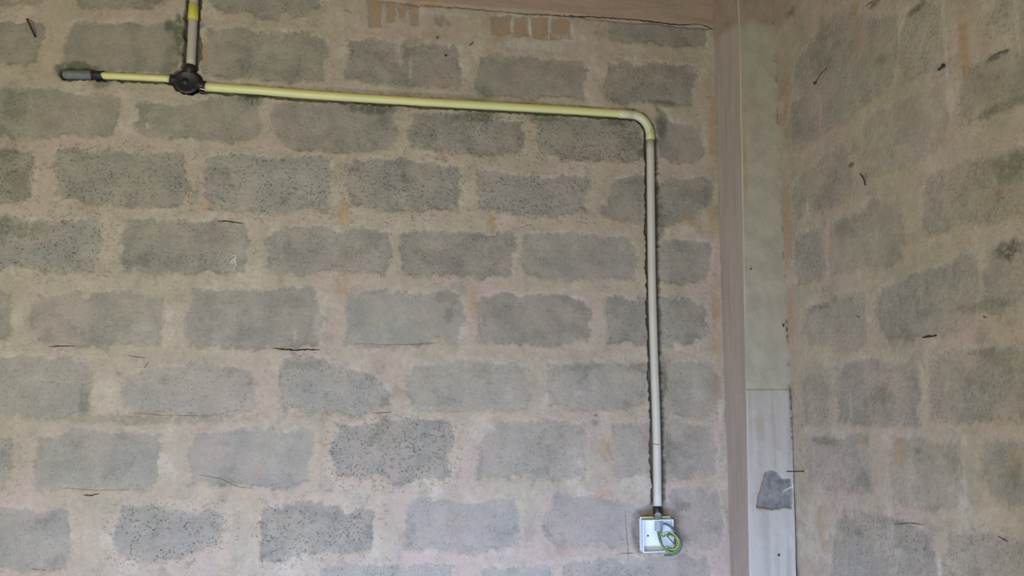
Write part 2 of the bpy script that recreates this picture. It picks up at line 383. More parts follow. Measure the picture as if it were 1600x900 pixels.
def covof(x, y):
    for a, b, c, rx, ry in ((150, 495, .75, 110, 30), (300, 610, .8, 110, 30), (740, 610, .7, 110, 30), (940, 610, .75, 90, 30), (1080, 610, .7, 50, 30), (840, 700, .75, 90, 35), (1030, 700, .7, 90, 35), (1085, 810, .65, 50, 40), (930, 810, .85, 80, 35), (720, 820, .9, 90, 35), (60, 600, .85, 90, 40)):
        if abs(x-a) < rx and abs(y-b) < ry: return c
    return 1.0
polys = []
for k, p in enumerate(traced):
    ctr = sum(q[0] for q in p)/len(p), sum(q[1] for q in p)/len(p)
    rs = random.Random(k)
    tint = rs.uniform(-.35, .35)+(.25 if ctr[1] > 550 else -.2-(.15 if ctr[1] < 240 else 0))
    porous = any(abs(ctr[0]-a) < 45 and abs(ctr[1]-b) < 30 for a, b in ((270, 830), (610, 700), (490, 830), (630, 290), (840, 300), (70, 380), (420, 285), (190, 280), (20, 275), (700, 205), (930, 215)))
    if any(abs(ctr[0]-a) < 50 and abs(ctr[1]-b) < 30 for a, b in ((630, 100), (285, 390), (495, 830), (700, 395), (0, 275), (190, 75))): tint = -.5
    if any(abs(ctr[0]-a) < 50 and abs(ctr[1]-b) < 30 for a, b in ((725, 820), (530, 610), (300, 610), (420, 285), (630, 500))): tint = .5
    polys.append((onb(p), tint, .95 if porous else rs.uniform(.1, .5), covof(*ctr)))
# courses that carry on outside the picture, in the same bond
def course(x0, x1, z, off, hgt=.165, bl=.40, pitch=.486):
    out = []; k = math.floor((x0-off)/pitch)
    while off+k*pitch < x1:
        a = max(off+k*pitch+random.uniform(-.02, .02), x0); b = min(off+k*pitch+bl+random.uniform(-.02, .02), x1)
        if b-a > .05:
            c = .025
            out.append([(a+c, z), (b-c, z+random.uniform(-.006, .006)), (b, z+c), (b, z+hgt-c), (b-c, z+hgt), ((a+b)/2, z+hgt+random.uniform(-.01, .01)), (a+c, z+hgt), (a, z+hgt-c), (a, z+c)])
        k += 1
    return out
x_left = bw(-30, 450).x
for i in range(-1, 12):
    z = EYE+1.334-.24*i-.205
    if z < .02: continue
    off = .09+.243*(i % 2)
    polys += course(-2.3, x_left-.04-(.12 if i % 2 else .02), z, off)
    if z+.165 < bw(500, 985).z: polys += course(x_left-.06, 1.34, z, off)
us = np.concatenate([np.arange(-2.3, -1.36, .012), np.arange(-1.36, 1.56, .0035)])
vz = np.concatenate([np.arange(0, .62, .012), np.arange(.62, 2.95, .0035), np.arange(2.955, 3.22, .012)])
W = Skin(us, vz)
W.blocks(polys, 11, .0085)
W.at['sd'] -= .045*np.clip(fbm(W.u, W.v, 9, 313)-.22, 0, .5)+.03*np.clip(fbm(W.u, W.v, 24, 317)-.25, 0, .5)
brickbits = parse("768,27 797,26 800,52 768,52|803,28 822,28 826,56 805,56|832,28 857,28 856,58 835,58|862,30 888,30 894,60 862,60|575,0 597,0 594,42 578,42|603,2 619,2 616,34 606,34|640,3 653,3 652,38 642,38|622,6 636,6 632,25 624,25")
for p in brickbits:
    d = polysd(W.u+.006*fbm(W.u, W.v, 45, 9), W.v+.008*fbm(W.u, W.v, 35, 19), onb(p)); W.at['orange'] = np.maximum(W.at['orange'], .66*sstep(-.006, .007, d)); W.at['sd'] = np.where(d > -.006, np.maximum(W.at['sd'], d), W.at['sd'])
def B(key, px, py, rx, ry, a=1.0, S=W, f=bw):
    c = f(px, py); e = f(px+rx, py); t = f(px, py-ry)
    uu = (lambda q: q.x) if f is bw else (lambda q: -q.y)
    S.blob(key, uu(c), c.z, abs(uu(e)-uu(c)), abs(t.z-c.z), a, int(px) % 97)
for px, py, rx, ry, a in ((152, 28, 8, 8, .6), (188, 172, 9, 14, .5), (320, 78, 7, 30, .6), (322, 322, 14, 16, .45), (537, 335, 14, 26, .65), (768, 348, 9, 18, .7), (690, 245, 12, 12, .6),
    (740, 472, 8, 30, .5), (672, 4, 16, 10, .9), (776, 62, 9, 9, .7), (662, 58, 6, 12, .7), (1114, 200, 12, 80, .6), (1113, 345, 10, 40, .5), (1117, 480, 9, 50, .6), (945, 700, 10, 24, .5), (940, 770, 18, 16, .4),
    (1075, 345, 16, 12, .5), (400, 735, 8, 16, .3), (400, 800, 8, 20, .25), (505, 690, 10, 30, .3), (885, 860, 40, 12, .25), (1010, 690, 10, 20, .2), (780, 38, 30, 14, .3), (535, 440, 12, 50, .3), (1012, 520, 6, 30, .2), (1120, 560, 8, 120, .3)):
    B('orange', px, py, rx, ry, a)
for px, py, rx, ry, a in ((120, 104, 34, 10, .9), (96, 114, 10, 16, .7), (280, 60, 12, 45, .9), (265, 42, 12, 10, .9), (160, 132, 20, 10, .7), (312, 40, 8, 8, .6), (395, 152, 26, 12, 1), (580, 168, 40, 12, .9), (740, 184, 40, 9, .8), (962, 190, 24, 10, .9), (850, 184, 30, 8, .7),
    (1036, 162, 24, 7, .6), (1032, 195, 10, 26, .8), (1002, 238, 9, 8, .8), (1030, 330, 8, 60, .6), (1036, 590, 8, 40, .6), (1040, 700, 12, 60, .5), (8, 355, 14, 30, .6), (10, 240, 20, 10, .6), (690, 35, 14, 12, .5), (40, 360, 60, 14, .4), (250, 655, 200, 10, .35), (130, 628, 10, 30, .5),
    (690, 150, 200, 4, .35), (1005, 575, 40, 10, .4), (900, 575, 30, 8, .35), (930, 660, 10, 10, .5), (930, 650, 5, 5, .9), (1138, 655, 8, 14, .8), (1068, 792, 14, 8, .5), (640, 8, 8, 8, .4), (470, 570, 40, 8, .3)):
    B('moss', px, py, rx, ry, a)
for px, py, rx, ry, a in ((624, 85, 8, 26, .55), (641, 110, 3, 26, .6), (828, 42, 3, 20, .8), (859, 42, 3, 20, .8), (800, 42, 3, 16, .6), (890, 60, 40, 8, .45), (840, 72, 70, 10, .5), (1125, 640, 5, 26, .7), (55, 280, 9, 30, .25), (460, 525, 4, 14, .5), (690, 22, 60, 5, .3), (893, 50, 4, 16, .5), (230, 195, 5, 5, .6), (905, 615, 10, 6, .5), (600, 610, 12, 14, .4), (660, 640, 26, 6, .35), (500, 505, 12, 40, .3), (30, 500, 9, 30, .25)):
    B('white', px, py, rx, ry, a)

# pipe runs on the wall plane and the chased groove they sit in
run_long = [(318, 135.5), (400, 141), (480, 147.5), (600, 155.5), (700, 161.5), (800, 167.2), (900, 173), (985, 178.8)]
run_elbow = [(985, 178.8), (993, 180.2), (1001, 184), (1008, 190.5), (1012.5, 198), (1015.2, 207.5), (1016, 218.5)]
run_down = [(1016, 218), (1017.2, 330), (1018.8, 450), (1022, 560), (1025.8, 675), (1027.4, 792)]
run_up = [(311, -130), (303.8, -10), (301.8, 30), (298.2, 104)]
run_short = [(156, 118), (210, 120.5), (268, 123.5)]
run_end = [(104, 116.5), (122, 117), (143, 117.5)]
H2 = lambda pts: [(p.x, p.z) for p in (bw(*q) for q in pts)]
fb = fbm
W.d = .0035*fb(W.u, W.v, 2.2, 70)+.0012*fb(W.u, W.v, 14, 71)
mort = 1-sstep(-.018, .003, W.at['sd'])
ridge = np.exp(-((W.at['sd']+.017)/.008)**2)*np.clip(.5+fb(W.u, W.v, 12, 77), 0, 1)
W.d += mort*(.0030+.0010*fb(W.u, W.v, 30, 72))+ridge*.0004+(1-mort)*.0011*fb(W.u, W.v, 120, 73, 2)*(.4+W.at['pock'])
def groove(pts, half, depth, seed, ragged=.006, raw=.8):
    dd = segdist(W.u, W.v, H2(pts))
    hw = half+ragged*fb(W.u, W.v, 22, seed)+.003*vnoise(W.u, W.v, 90, seed+3)
    m = 1-sstep(-.003, .004, dd-hw)
    W.at['raw'] = np.maximum(W.at['raw'], raw*(1-sstep(-.001, .004+.010*np.clip(.3+fb(W.u, W.v, 16, seed+30), 0, 1), dd-hw)))
    W.d = W.d*(1-m)+(-depth+.002*fb(W.u, W.v, 60, seed+9))*m
groove([(x, y+1.6) for x, y in run_long], .0185, .028, 21, .004)
groove(run_elbow, .020, .028, 22, .005)
groove([(x+1.4, y) for x, y in run_down], .0255, .030, 23, .007)
groove(run_up, .027, .030, 24, .009)
groove([(x, y+1) for x, y in run_short], .0150, .026, 25)
groove([(104, 116), (140, 117)], .020, .030, 26)
groove([(289, 127), (297, 130)], .042, .032, 27)
groove([(270, 124), (318, 135)], .020, .032, 28)
pit = polysd(W.u+.006*fb(W.u, W.v, 40, 33), W.v+.006*fb(W.u, W.v, 40, 34), H2([(990, 800), (1005, 790), (1020, 782), (1040, 780), (1052, 790), (1066, 792), (1070, 806), (1060, 818), (1058, 862), (1000, 866), (990, 850), (986, 820)]))
m = sstep(-.008, .022, pit); W.d = W.d*(1-m)+(-.012+.003*fb(W.u, W.v, 50, 35))*m
W.at['raw'] = np.maximum(W.at['raw'], .55*m)
for q in ((1052, 715, 14, 34, .5), (345, 121, 34, 6, .5), (268, 106, 14, 14, .6), (268, 60, 12, 40, .35), (1034, 210, 10, 34, .6), (1034, 160, 22, 5, .4), (96, 112, 12, 12, .8), (380, 150, 34, 7, .6), (590, 168, 50, 8, .5), (740, 182, 50, 8, .45), (880, 186, 60, 6, .35), (1034, 590, 10, 60, .5), (1050, 790, 26, 14, .5), (993, 830, 8, 34, .6)): B('raw', *q)
zc = bw(640, 5).z
crackline = zc+.0035*vnoise(W.u, W.v*0, 40, 51)+.004*vnoise(W.u, W.v*0, 9, 52)
bmk = sstep(-.002, .004, W.v-crackline)*sstep(-.35, .1, W.u-.02+.1*vnoise(W.u, W.v, 6, 53))
W.at['beam'] = bmk
W.d = W.d*(1-.7*bmk)+.006*bmk*sstep(0, .01, W.v-crackline)
W.d -= .006*np.exp(-((W.v-crackline)/.0032)**2)*sstep(-.1, .2, W.u)
WALLB = W.build('wall_back', lambda u, v, d: np.stack([u, -d, v], -1), M['wall'])
WALLB['kind'] = 'structure'

# ------------------------------------------------------------------ right wall: u = -y
RT = """
1240,110 1262,70 1300,28 1330,12 1340,30 1402,22 1404,60 1400,100 1392,130 1350,165 1310,195 1285,200 1280,160 1262,140 1245,150
1235,165 1260,150 1275,160 1278,205 1250,230 1235,235
1425,15 1460,8 1470,30 1470,70 1475,110 1450,105 1430,112 1410,110 1408,60
1505,105 1545,88 1600,75 1660,60 1660,130 1600,150 1560,165 1530,180 1510,190 1500,150
1240,290 1260,270 1300,235 1318,222 1325,245 1330,280 1315,310 1285,325 1245,335
1350,215 1370,180 1400,160 1440,145 1470,150 1480,190 1470,225 1440,245 1400,262 1365,270 1348,260
1250,365 1278,358 1284,380 1288,410 1285,435 1262,440 1245,430 1242,390
1300,355 1315,340 1340,330 1360,318 1390,312 1408,325 1410,370 1400,405 1360,415 1320,425 1298,430 1296,390
1445,280 1465,262 1510,255 1560,240 1600,232 1660,225 1660,318 1600,325 1560,340 1500,350 1445,365 1438,335 1440,300
1262,480 1290,472 1330,458 1350,460 1350,500 1345,538 1310,545 1270,530 1250,510
1375,455 1395,445 1430,430 1470,422 1500,402 1520,398 1530,440 1520,500 1500,510 1450,525 1395,532 1378,515 1368,490
1545,392 1600,380 1680,370 1680,455 1600,468 1550,490 1545,440
1255,590 1290,590 1292,640 1280,660 1258,655
1310,575 1330,568 1360,562 1375,572 1385,582 1395,565 1415,568 1430,580 1434,620 1432,650 1390,662 1340,660 1315,655 1305,610
1455,575 1480,555 1530,548 1600,545 1690,540 1690,648 1600,650 1560,655 1500,655 1460,650 1450,610
1262,690 1280,682 1320,680 1355,685 1358,720 1345,755 1320,765 1280,755 1258,730
1395,690 1430,682 1480,690 1498,710 1500,760 1490,790 1450,795 1405,785 1390,740
1535,700 1560,692 1600,695 1690,700 1690,790 1600,785 1560,778 1540,760
1310,810 1360,800 1390,808 1430,820 1450,840 1458,880 1460,930 1400,935 1330,930 1300,900 1300,850
1485,840 1520,830 1560,840 1600,850 1700,860 1700,950 1550,940 1490,930 1480,880
1560,0 1600,-10 1660,-30 1660,20 1600,40 1560,52 1550,30
"""
onr = lambda pts: [(-p.y, p.z) for p in (rw(*q) for q in pts)]
rp = [(onr(p), random.Random(k).uniform(-.3, .3), random.Random(k+50).uniform(.1, .6), random.Random(k+9).uniform(.62, 1.0)) for k, p in enumerate(parse(RT))]
for i in range(0, 12):
    z = EYE+1.334-.24*i-.205
    if z < .02: continue
    rp += course(1.42, 3.6, z, .05+.243*(i % 2))
    if z+.165 < rw(1400, 945).z: rp += course(.16, 1.4, z, .05+.243*(i % 2))
S = Skin(np.concatenate([np.arange(-.01, 1.45, .0035), np.arange(1.455, 3.6, .014)]), vz)
S.blocks(rp, 61, .009)
def BR(*a): B(*a[:6], S=S, f=rw)
for q in (('orange', 1508, 70, 12, 60, .75), ('orange', 1336, 14, 10, 16, .7), ('orange', 1340, 60, 6, 40, .4), ('orange', 1405, 705, 14, 26, .55), ('orange', 1286, 830, 9, 45, .5), ('orange', 1228, 150, 6, 60, .5), ('orange', 1230, 350, 8, 90, .5), ('orange', 1235, 500, 10, 60, .45),
    ('orange', 1385, 600, 5, 14, .5), ('orange', 1420, 170, 20, 10, .4), ('orange', 1560, 300, 30, 16, .25), ('orange', 1345, 690, 12, 8, .4), ('orange', 1590, 720, 14, 30, .4), ('orange', 1225, 190, 6, 14, .5),
    ('moss', 1580, 262, 40, 30, .6), ('moss', 1575, 390, 26, 20, .9), ('moss', 1560, 88, 24, 6, .8), ('moss', 1560, 170, 60, 12, .5), ('moss', 1430, 15, 20, 8, .7), ('moss', 1368, 5, 10, 6, .8), ('moss', 1330, 258, 5, 5, .9), ('moss', 1530, 480, 60, 12, .4), ('moss', 1235, 20, 12, 8, .6), ('moss', 1380, 92, 14, 12, .4),
    ('moss', 1590, 740, 20, 30, .4), ('moss', 1290, 690, 30, 8, .5), ('moss', 1435, 705, 10, 8, .5), ('moss', 1535, 550, 30, 8, .4), ('moss', 1340, 832, 12, 8, .4), ('moss', 1375, 810, 60, 6, .3), ('moss', 1280, 480, 20, 8, .5), ('moss', 1560, 310, 6, 14, .4), ('moss', 1320, 820, 10, 30, .3),
    ('white', 1478, 60, 4, 90, .75), ('white', 1485, 150, 7, 40, .6), ('white', 1590, 40, 4, 60, .6), ('white', 1406, 60, 3, 40, .3), ('white', 1262, 325, 3, 12, .7), ('white', 1246, 145, 2, 14, .4), ('white', 1505, 770, 8, 60, .5), ('white', 1330, 635, 3, 26, .4), ('white', 1440, 580, 6, 26, .35), ('white', 1468, 890, 5, 30, .6), ('white', 1280, 150, 3, 10, .4), ('white', 1390, 790, 6, 60, .25), ('white', 1575, 90, 20, 50, .25)):
    BR(*q)
S.d = .004*fb(S.u, S.v, 2.2, 170)+.0012*fb(S.u, S.v, 14, 171)
mort = 1-sstep(-.022, .006, S.at['sd'])
S.d += mort*(.0018+.0010*fb(S.u, S.v, 30, 172))+(1-mort)*.0011*fb(S.u, S.v, 120, 173, 2)
S.at['beam'] = .6*sstep(-.01, .02, S.v-(EYE+1.36+.1*S.u*0)+.03*vnoise(S.u, S.v, 12, 91))*(1-sstep(.22, .36, S.u+.06*vnoise(S.u, S.v, 9, 92)))
WALLR = S.build('wall_right', lambda u, v, d: np.stack([XC-d, -u, v], -1), M['wallr'], flip=True)
WALLR['kind'] = 'structure'

# ------------------------------------------------------------------ corner column: side face then front face (u = distance round the two faces)
PRO = .155
K = Skin(np.concatenate([np.arange(0, PRO, .004), np.arange(PRO, PRO+.176, .003), [PRO+.178]]), np.concatenate([np.arange(0, .6, .01), np.arange(.6, 2.92, .0035), np.arange(2.925, 3.22, .01)]))
def kx(v):                                   # x of the arris, leaning a little as the photo shows
    return 1.352+.040*np.clip((v-.72)/1.98, 0, 1)
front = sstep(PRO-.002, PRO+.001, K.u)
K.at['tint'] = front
def KF(px, py): p = bw(px, py, PRO); return (PRO+p.x-float(kx(p.z)), p.z)
zs = KF(1200, 609)[1]
low = front*(1-sstep(-.002, .002, K.v-zs))
K.at['pock'] = low
chip = polysd(K.u+.003*fb(K.u, K.v, 50, 81), K.v+.003*fb(K.u, K.v, 50, 82), [KF(*q) for q in ((1181, 793), (1184, 772), (1190, 755), (1194, 738), (1206, 733), (1216, 738), (1224, 748), (1236, 748), (1239, 762), (1238, 795), (1222, 794), (1205, 797))])
cm = sstep(-.001, .003, chip)*front
K.at['raw'] = cm
K.d = .0018*fb(K.u, K.v, 7, 83)+.0007*fb(K.u, K.v, 50, 84)
K.d += low*.0035-cm*.007*(1+.4*fb(K.u, K.v, 30, 85))
K.at['beam'] = sstep(-.02, .03, K.v-(zc-.055)-.02*vnoise(K.u, K.v, 20, 86))*(.9-.2*front)
K.at['orange'] = np.maximum(K.at['orange'], .6*np.exp(-((K.u-PRO-.012)/.008)**2)*sstep(EYE+.35, EYE+.8, K.v)*np.clip(.3+fb(K.u, K.v*.3, 14, 87)*1.2, 0, 1))
K.at['orange'] = np.maximum(K.at['orange'], .4*low*np.clip(fb(K.u, K.v, 14, 88)*2-.5, 0, 1))
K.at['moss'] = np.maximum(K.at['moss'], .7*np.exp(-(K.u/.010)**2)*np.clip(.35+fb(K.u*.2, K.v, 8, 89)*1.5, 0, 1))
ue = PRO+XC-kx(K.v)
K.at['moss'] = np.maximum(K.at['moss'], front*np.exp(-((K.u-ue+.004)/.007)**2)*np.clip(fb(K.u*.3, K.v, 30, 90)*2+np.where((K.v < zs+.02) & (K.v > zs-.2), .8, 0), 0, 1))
K.at['white'] = np.maximum(K.at['white'], .55*np.exp(-((K.u-PRO+.0)/.0035)**2)*sstep(EYE-.1, EYE+.5, K.v))
sl = [KF(1225, 768), KF(1243, 758)]; K.at['white'] = np.maximum(K.at['white'], front*(1-sstep(.001, .004, segdist(K.u, K.v, sl))))
def kfn(u, v, d):
    s = u < PRO
    x = np.where(s, 1.352+(kx(v)-1.352)*(u/PRO)-d, kx(v)+(u-PRO)); y = np.where(s, -u, -PRO-d)
    return np.stack([np.minimum(x, XC+.012), y, v], -1)
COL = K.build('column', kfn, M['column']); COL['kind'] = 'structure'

# ------------------------------------------------------------------ floor, ceiling
def slab(name, lo, hi, mat):
    bm = bmesh.new(); box(bm, lo, hi); o = link(name, bm, mat, smooth=False); o['kind'] = 'structure'; return o
slab('floor', (-2.3, -3.6, -.12), (XC+.1, .1, 0), M['floor'])
slab('ceiling', (-2.3, -3.6, 3.2), (XC+.1, .1, 3.32), M['beam'])

# ------------------------------------------------------------------ strokes lying on the walls (cracks, pencil, chalk)
def stroke(name, pts, width, mat, parent, f=bw, sk=W, seed=1, lift=.0009, jit=.4):
    rnd = random.Random(seed); P = []
    for i in range(len(pts)-1):
        a, b = pts[i], pts[i+1]; n = max(2, int(math.hypot(b[0]-a[0], b[1]-a[1])/3))
        for k in range(n): P.append((a[0]+(b[0]-a[0])*k/n, a[1]+(b[1]-a[1])*k/n))
    P.append(pts[-1]); n = len(P); bm = bmesh.new(); top = []
    for i, q in enumerate(P):
        q = (q[0]+rnd.uniform(-jit, jit), q[1]+rnd.uniform(-jit, jit)); a = f(*P[max(i-1, 0)]); b = f(*P[min(i+1, n-1)]); p = f(*q); t = (b-a).normalized()
        nor = Vector((0, -1, 0)) if f is bw else (Vector((-1, 0, 0)) if f is rw else Vector((0, -1, 0)))
        side = nor.cross(t).normalized(); e = min(i, n-1-i)/max(1, n*.3)
        ww = width*min(1, .35+e)*rnd.uniform(.6, 1.25)*.5
        hh = (max(sk.h(*((p+s*side*ww).x if f is bw else -(p+s*side*ww).y, (p+s*side*ww).z)) for s in (-1, 0, 1)) if sk else 0)
        p = p+nor*(hh+lift); lo = p-nor*.004
        top.append([bm.verts.new(p-side*ww), bm.verts.new(p+side*ww), bm.verts.new(lo+side*ww), bm.verts.new(lo-side*ww)])
    for A, Bq in zip(top[:-1], top[1:]):
        for k in range(4): bm.faces.new((A[k], A[(k+1) % 4], Bq[(k+1) % 4], Bq[k]))
    bm.faces.new(top[0]); bm.faces.new(top[-1][::-1])
    return link(name, bm, mat, parent)
for k, (pts, wd) in enumerate((([(426, 544), (445, 546), (465, 547.5), (480, 546), (500, 547)], .0055), ([(77, 542), (95, 541), (117, 541)], .004), ([(130, 773), (142, 774), (157, 771)], .004),
    ([(200, 555), (215, 558), (228, 559)], .0025), ([(226, 575), (232, 566)], .0025), ([(553, 537), (600, 538.5), (650, 538.5), (690, 535)], .0014),
    ([(583, 646), (600, 645), (612, 644)], .0025), ([(640, 11), (700, 12), (760, 17), (790, 20)], .0022), ([(536, 17), (550, 21)], .0022),
    ([(790, 20), (830, 24), (860, 24), (900, 26), (960, 30), (1000, 33), (1030, 36), (1060, 40), (1090, 39), (1112, 45)], .0035), ([(340, 346), (356, 346), (380, 350)], .0035),
    ([(60, 890), (50, 889), (72, 891)], .002), ([(200, 645), (260, 649), (330, 650)], .0012), ([(312, 742), (345, 748), (370, 760), (395, 763)], .0016), ([(90, 762), (150, 766), (225, 765)], .0012),
    ([(810, 357), (830, 351)], .001), ([(600, 347), (608, 350)], .002))):
    stroke('crack', pts, wd, M['crackshade' if wd > .0034 else 'faint'], WALLB, seed=k)  # cracks are dark ribbons; their shade is painted, not carved
stroke('chalk_mark', [(362, 399), (368, 398), (369, 403), (364, 406), (360, 409), (363, 412), (368, 405), (368, 414), (365, 421)], .0042, M['chalk'], WALLB)['label'] = 'white chalk squiggle'
stroke('pencil_mark', [(977, 797), (977.5, 815), (979, 835), (980, 850), (981, 866), (981, 876)], .003, M['pencil'], WALLB, jit=.15)
stroke('pencil_mark', [(967, 865), (978, 864), (991, 864)], .0028, M['pencil'], WALLB, jit=.15)
for k, (pts, wd) in enumerate((([(1441, 527), (1452, 526), (1465, 524)], .006), ([(1337, 493), (1343, 497)], .004), ([(1537, 494), (1543, 497)], .005), ([(1547, 92), (1562, 83), (1577, 79)], .005), ([(1355, 10), (1365, 2)], .005), ([(1398, 820), (1425, 817), (1445, 820)], .003), ([(1560, 838), (1575, 846)], .005))):
    stroke('crack', pts, wd, M['crackshade' if k < 1 else 'faint'], WALLR, rw, S, seed=k+40)
# dark joint between wall and column lower down
for k, pts in enumerate(([(1141, 700), (1142, 760), (1144, 830), (1146, 900)],)):
    stroke('crack', pts, .004, M['crackshade'], WALLB, seed=90+k, jit=.5)

# ------------------------------------------------------------------ pipes
def path(pts, off, n=6): return catmull([bw(*q, off=off) for q in pts], n)
OFF = -.003
def pipe(name, label, pts, r, mat, off=OFF):
    bm = bmesh.new(); P = path(pts, off); tube(bm, P, r, 28)
    return tag(link(name, bm, mat), label, 'pipe')
pipe('conduit_pipe', 'long sloping yellow conduit pipe running right from the black junction box', run_long, .0163, M['yellow'])
pipe('conduit_pipe', 'short thin yellow conduit pipe left of the black junction box', run_short, .0126, M['yellow'])
vp = pipe('conduit_pipe', 'long greyish cream conduit pipe dropping vertically to the switch box', run_down, .0158, M['cream'])
pen = [bw(1018.5, 693, .0133), bw(1023, 693.5, .0133), bw(1028, 694, .0133)]
bm = bmesh.new(); c0 = bw(1026.2, 693, OFF)
A = []
for k in range(9):                            # pencil tick round the front of the pipe
    a = math.radians(180+k*12); A.append(c0+Vector((math.cos(a)*.0161, math.sin(a)*.0161, -.0004*k)))
tube(bm, A, .0011, 6); link('pencil_mark', bm, M['iron'], vp)['label'] = 'dark pencil tick across the pipe'
# elbow with ring
el = thing('pipe_elbow', 'cream bend turning the yellow conduit down beside the column', 'pipe elbow', bw(1008, 190, OFF))
bm = bmesh.new(); P = path(run_elbow, OFF); tube(bm, P, .0172, 28); link('bend', bm, M['elbow'], el)
bm = bmesh.new(); hollow(bm, bw(1015.6, 203.5, OFF), bw(1016, 219, OFF), .0178, .0166); link('collar', bm, M['ring'], el)['label'] = 'yellowish collar at the lower end'
bm = bmesh.new(); tp = (bw(985, 178.8, OFF)-bw(975, 178.2, OFF)).normalized(); hollow(bm, bw(966, 177.6, OFF), bw(988, 179, OFF), .0176, .0166); link('collar', bm, M['elbow'], el)
# upper pipe with band
up = pipe('conduit_pipe', 'dusty cream conduit pipe rising from the black junction box', run_up, .0158, M['creamtop'])
bm = bmesh.new(); hollow(bm, bw(302.8, 8, OFF), bw(301.6, 31.5, OFF), .0178, .0161); tag(link('pipe_coupling', bm, M['band']), 'bright yellow coupling sleeve on the rising pipe above the junction box', 'pipe coupling')

# round junction box
jc = bw(293, 129.5, 0)
jb = thing('junction_box', 'round black three-way conduit junction box where the pipes meet', 'junction box', jc)
bm = bmesh.new()
prof = [(-.026, .0), (-.026, .0405), (-.002, .0412), (.006, .0418), (.0065, .0440), (.012, .0440), (.0145, .0425), (.0150, .0330), (.0135, .0312), (.0135, .0)]
rings = []; SEG = 48
for off, r in prof:
    rings.append([bm.verts.new(jc+Vector((r*math.cos(2*math.pi*k/SEG), -off, r*math.sin(2*math.pi*k/SEG)))) for k in range(SEG)] if r > 0 else [bm.verts.new(jc+Vector((0, -off, 0)))])
for A, Bq in zip(rings[:-1], rings[1:]):
    for k in range(SEG):
        if len(A) == 1: bm.faces.new((A[0], Bq[k], Bq[(k+1) % SEG]))
        elif len(Bq) == 1: bm.faces.new((A[k], A[(k+1) % SEG], Bq[0]))
        else: bm.faces.new((A[k], A[(k+1) % SEG], Bq[(k+1) % SEG], Bq[k]))
link('body', bm, M['black'], jb)
for q, rr in (((266.5, 124), .0185), ((321.5, 135.3), .0195), ((298, 102.5), .0192)):
    a = bw(*q, off=OFF); d = (a-jc); d.y = 0; d.normalize()
    bm = bmesh.new(); hollow(bm, a, a+d*-.03, rr, rr-.0025); link('spout', bm, M['black'], jb)
for sx, sz in ((-.026, .026), (.026, -.026)):
    bm = bmesh.new(); c = jc+Vector((sx, 0, sz)); box(bm, c+Vector((-.006, -.0152, -.006)), c+Vector((.006, -.006, .006)), .0015); link('screw_lug', bm, M['black'], jb)
bm = bmesh.new(); tube(bm, [jc+Vector((-.006, -.0130, 0)), jc+Vector((-.006, -.0150, 0))], .013, 24); link('lid_boss', bm, M['black'], jb)
# snapped wire end of the box showing pale
bm = bmesh.new(); tube(bm, catmull([bw(312, 138.5, .0165), bw(317, 139.5, .0165), bw(322, 141, .0155)], 4), [.0010, .0014, .0016, .0018, .0018, .0018, .0016, .0016, .0014][:9], 8)
link('sliver', bm, M['paleyellow'], jb)['label'] = 'pale sliver of plastic under the right spout'

# left end: black coupler with notched end, grey stub
bm = bmesh.new()
a, b = bw(142, 117.3, OFF), bw(160, 118.4, OFF); t = (b-a).normalized(); x = Vector((0, 1, 0)).cross(t).normalized(); y = t.cross(x); SEG = 28; rr = []
for s, r in ((0, .0138), (0, .0162), (.02, .0168), (.9, .0166), (1.0, .0164), (1.0, .0130)):
    ring = []
    for k in range(SEG):
        an = 2*math.pi*k/SEG; notch = .010*abs(math.cos(an)) if s > .8 else 0
        ring.append(bm.verts.new(a+t*((b-a).length*s-.004*(1 if s > .8 else 0)+notch*.8)+r*(math.cos(an)*x+math.sin(an)*y)))
    rr.append(ring)
for A, Bq in zip(rr[:-1], rr[1:]):
    for k in range(SEG): bm.faces.new((A[k], A[(k+1) % SEG], Bq[(k+1) % SEG], Bq[k]))
tag(link('pipe_coupling', bm, M['black']), 'black coupling joining the grey stub to the short yellow pipe', 'pipe coupling')
bm = bmesh.new(); P = catmull([bw(102.5, 117.2, -.012), bw(108, 117, -.006), bw(124, 117.2, OFF), bw(144, 117.4, OFF)], 8); n = len(P)
tube(bm, P, [.012 if i == 0 else min(.0168, .0135+.0016*i) for i in range(n)], 28)
tag(link('conduit_stub', bm, M['grey']), 'grey conduit stub at the left end of the pipe run', 'pipe')

# ------------------------------------------------------------------ switch box
yF = .040
TLf, BRf = bw(1004.5, 813.0, yF), bw(1053.5, 862, yF)
x0, x1, z1, z0 = TLf.x, BRf.x, TLf.z, BRf.z
sb = thing('switch_box', 'open white square electrical box at the foot of the vertical conduit', 'electrical box', Vector(((x0+x1)/2, -.0, (z0+z1)/2)))
T = .0028
def frame(bm, x0, x1, z0, z1, ya, yb, tk, gap=None):
    box(bm, (x0, yb, z0), (x0+tk, ya, z1), .0004); box(bm, (x1-tk, yb, z0), (x1, ya, z1), .0004); box(bm, (x0+tk, yb, z0), (x1-tk, ya, z0+tk), .0004)
    if gap: box(bm, (x0+tk, yb, z1-tk), (gap[0], ya, z1), .0004); box(bm, (gap[1], yb, z1-tk), (x1-tk, ya, z1), .0004)
    else: box(bm, (x0+tk, yb, z1-tk), (x1-tk, ya, z1), .0004)
gx = bw(1028.5, 812, .02).x
bm = bmesh.new(); frame(bm, x0, x1, z0, z1, .004, -yF, T); link('front_rim', bm, M['white'], sb, False)
bm = bmesh.new(); r0 = bw(1000, 807.5, .012); r1 = bw(1048, 858.5, .012)
frame(bm, r0.x, r1.x, r0.z-(z1-z0)-.002, r0.z, -.010, -.014, .006, (gx-.017, gx+.017)); link('rear_flange', bm, M['white'], sb, False)['label'] = 'flange against the wall'
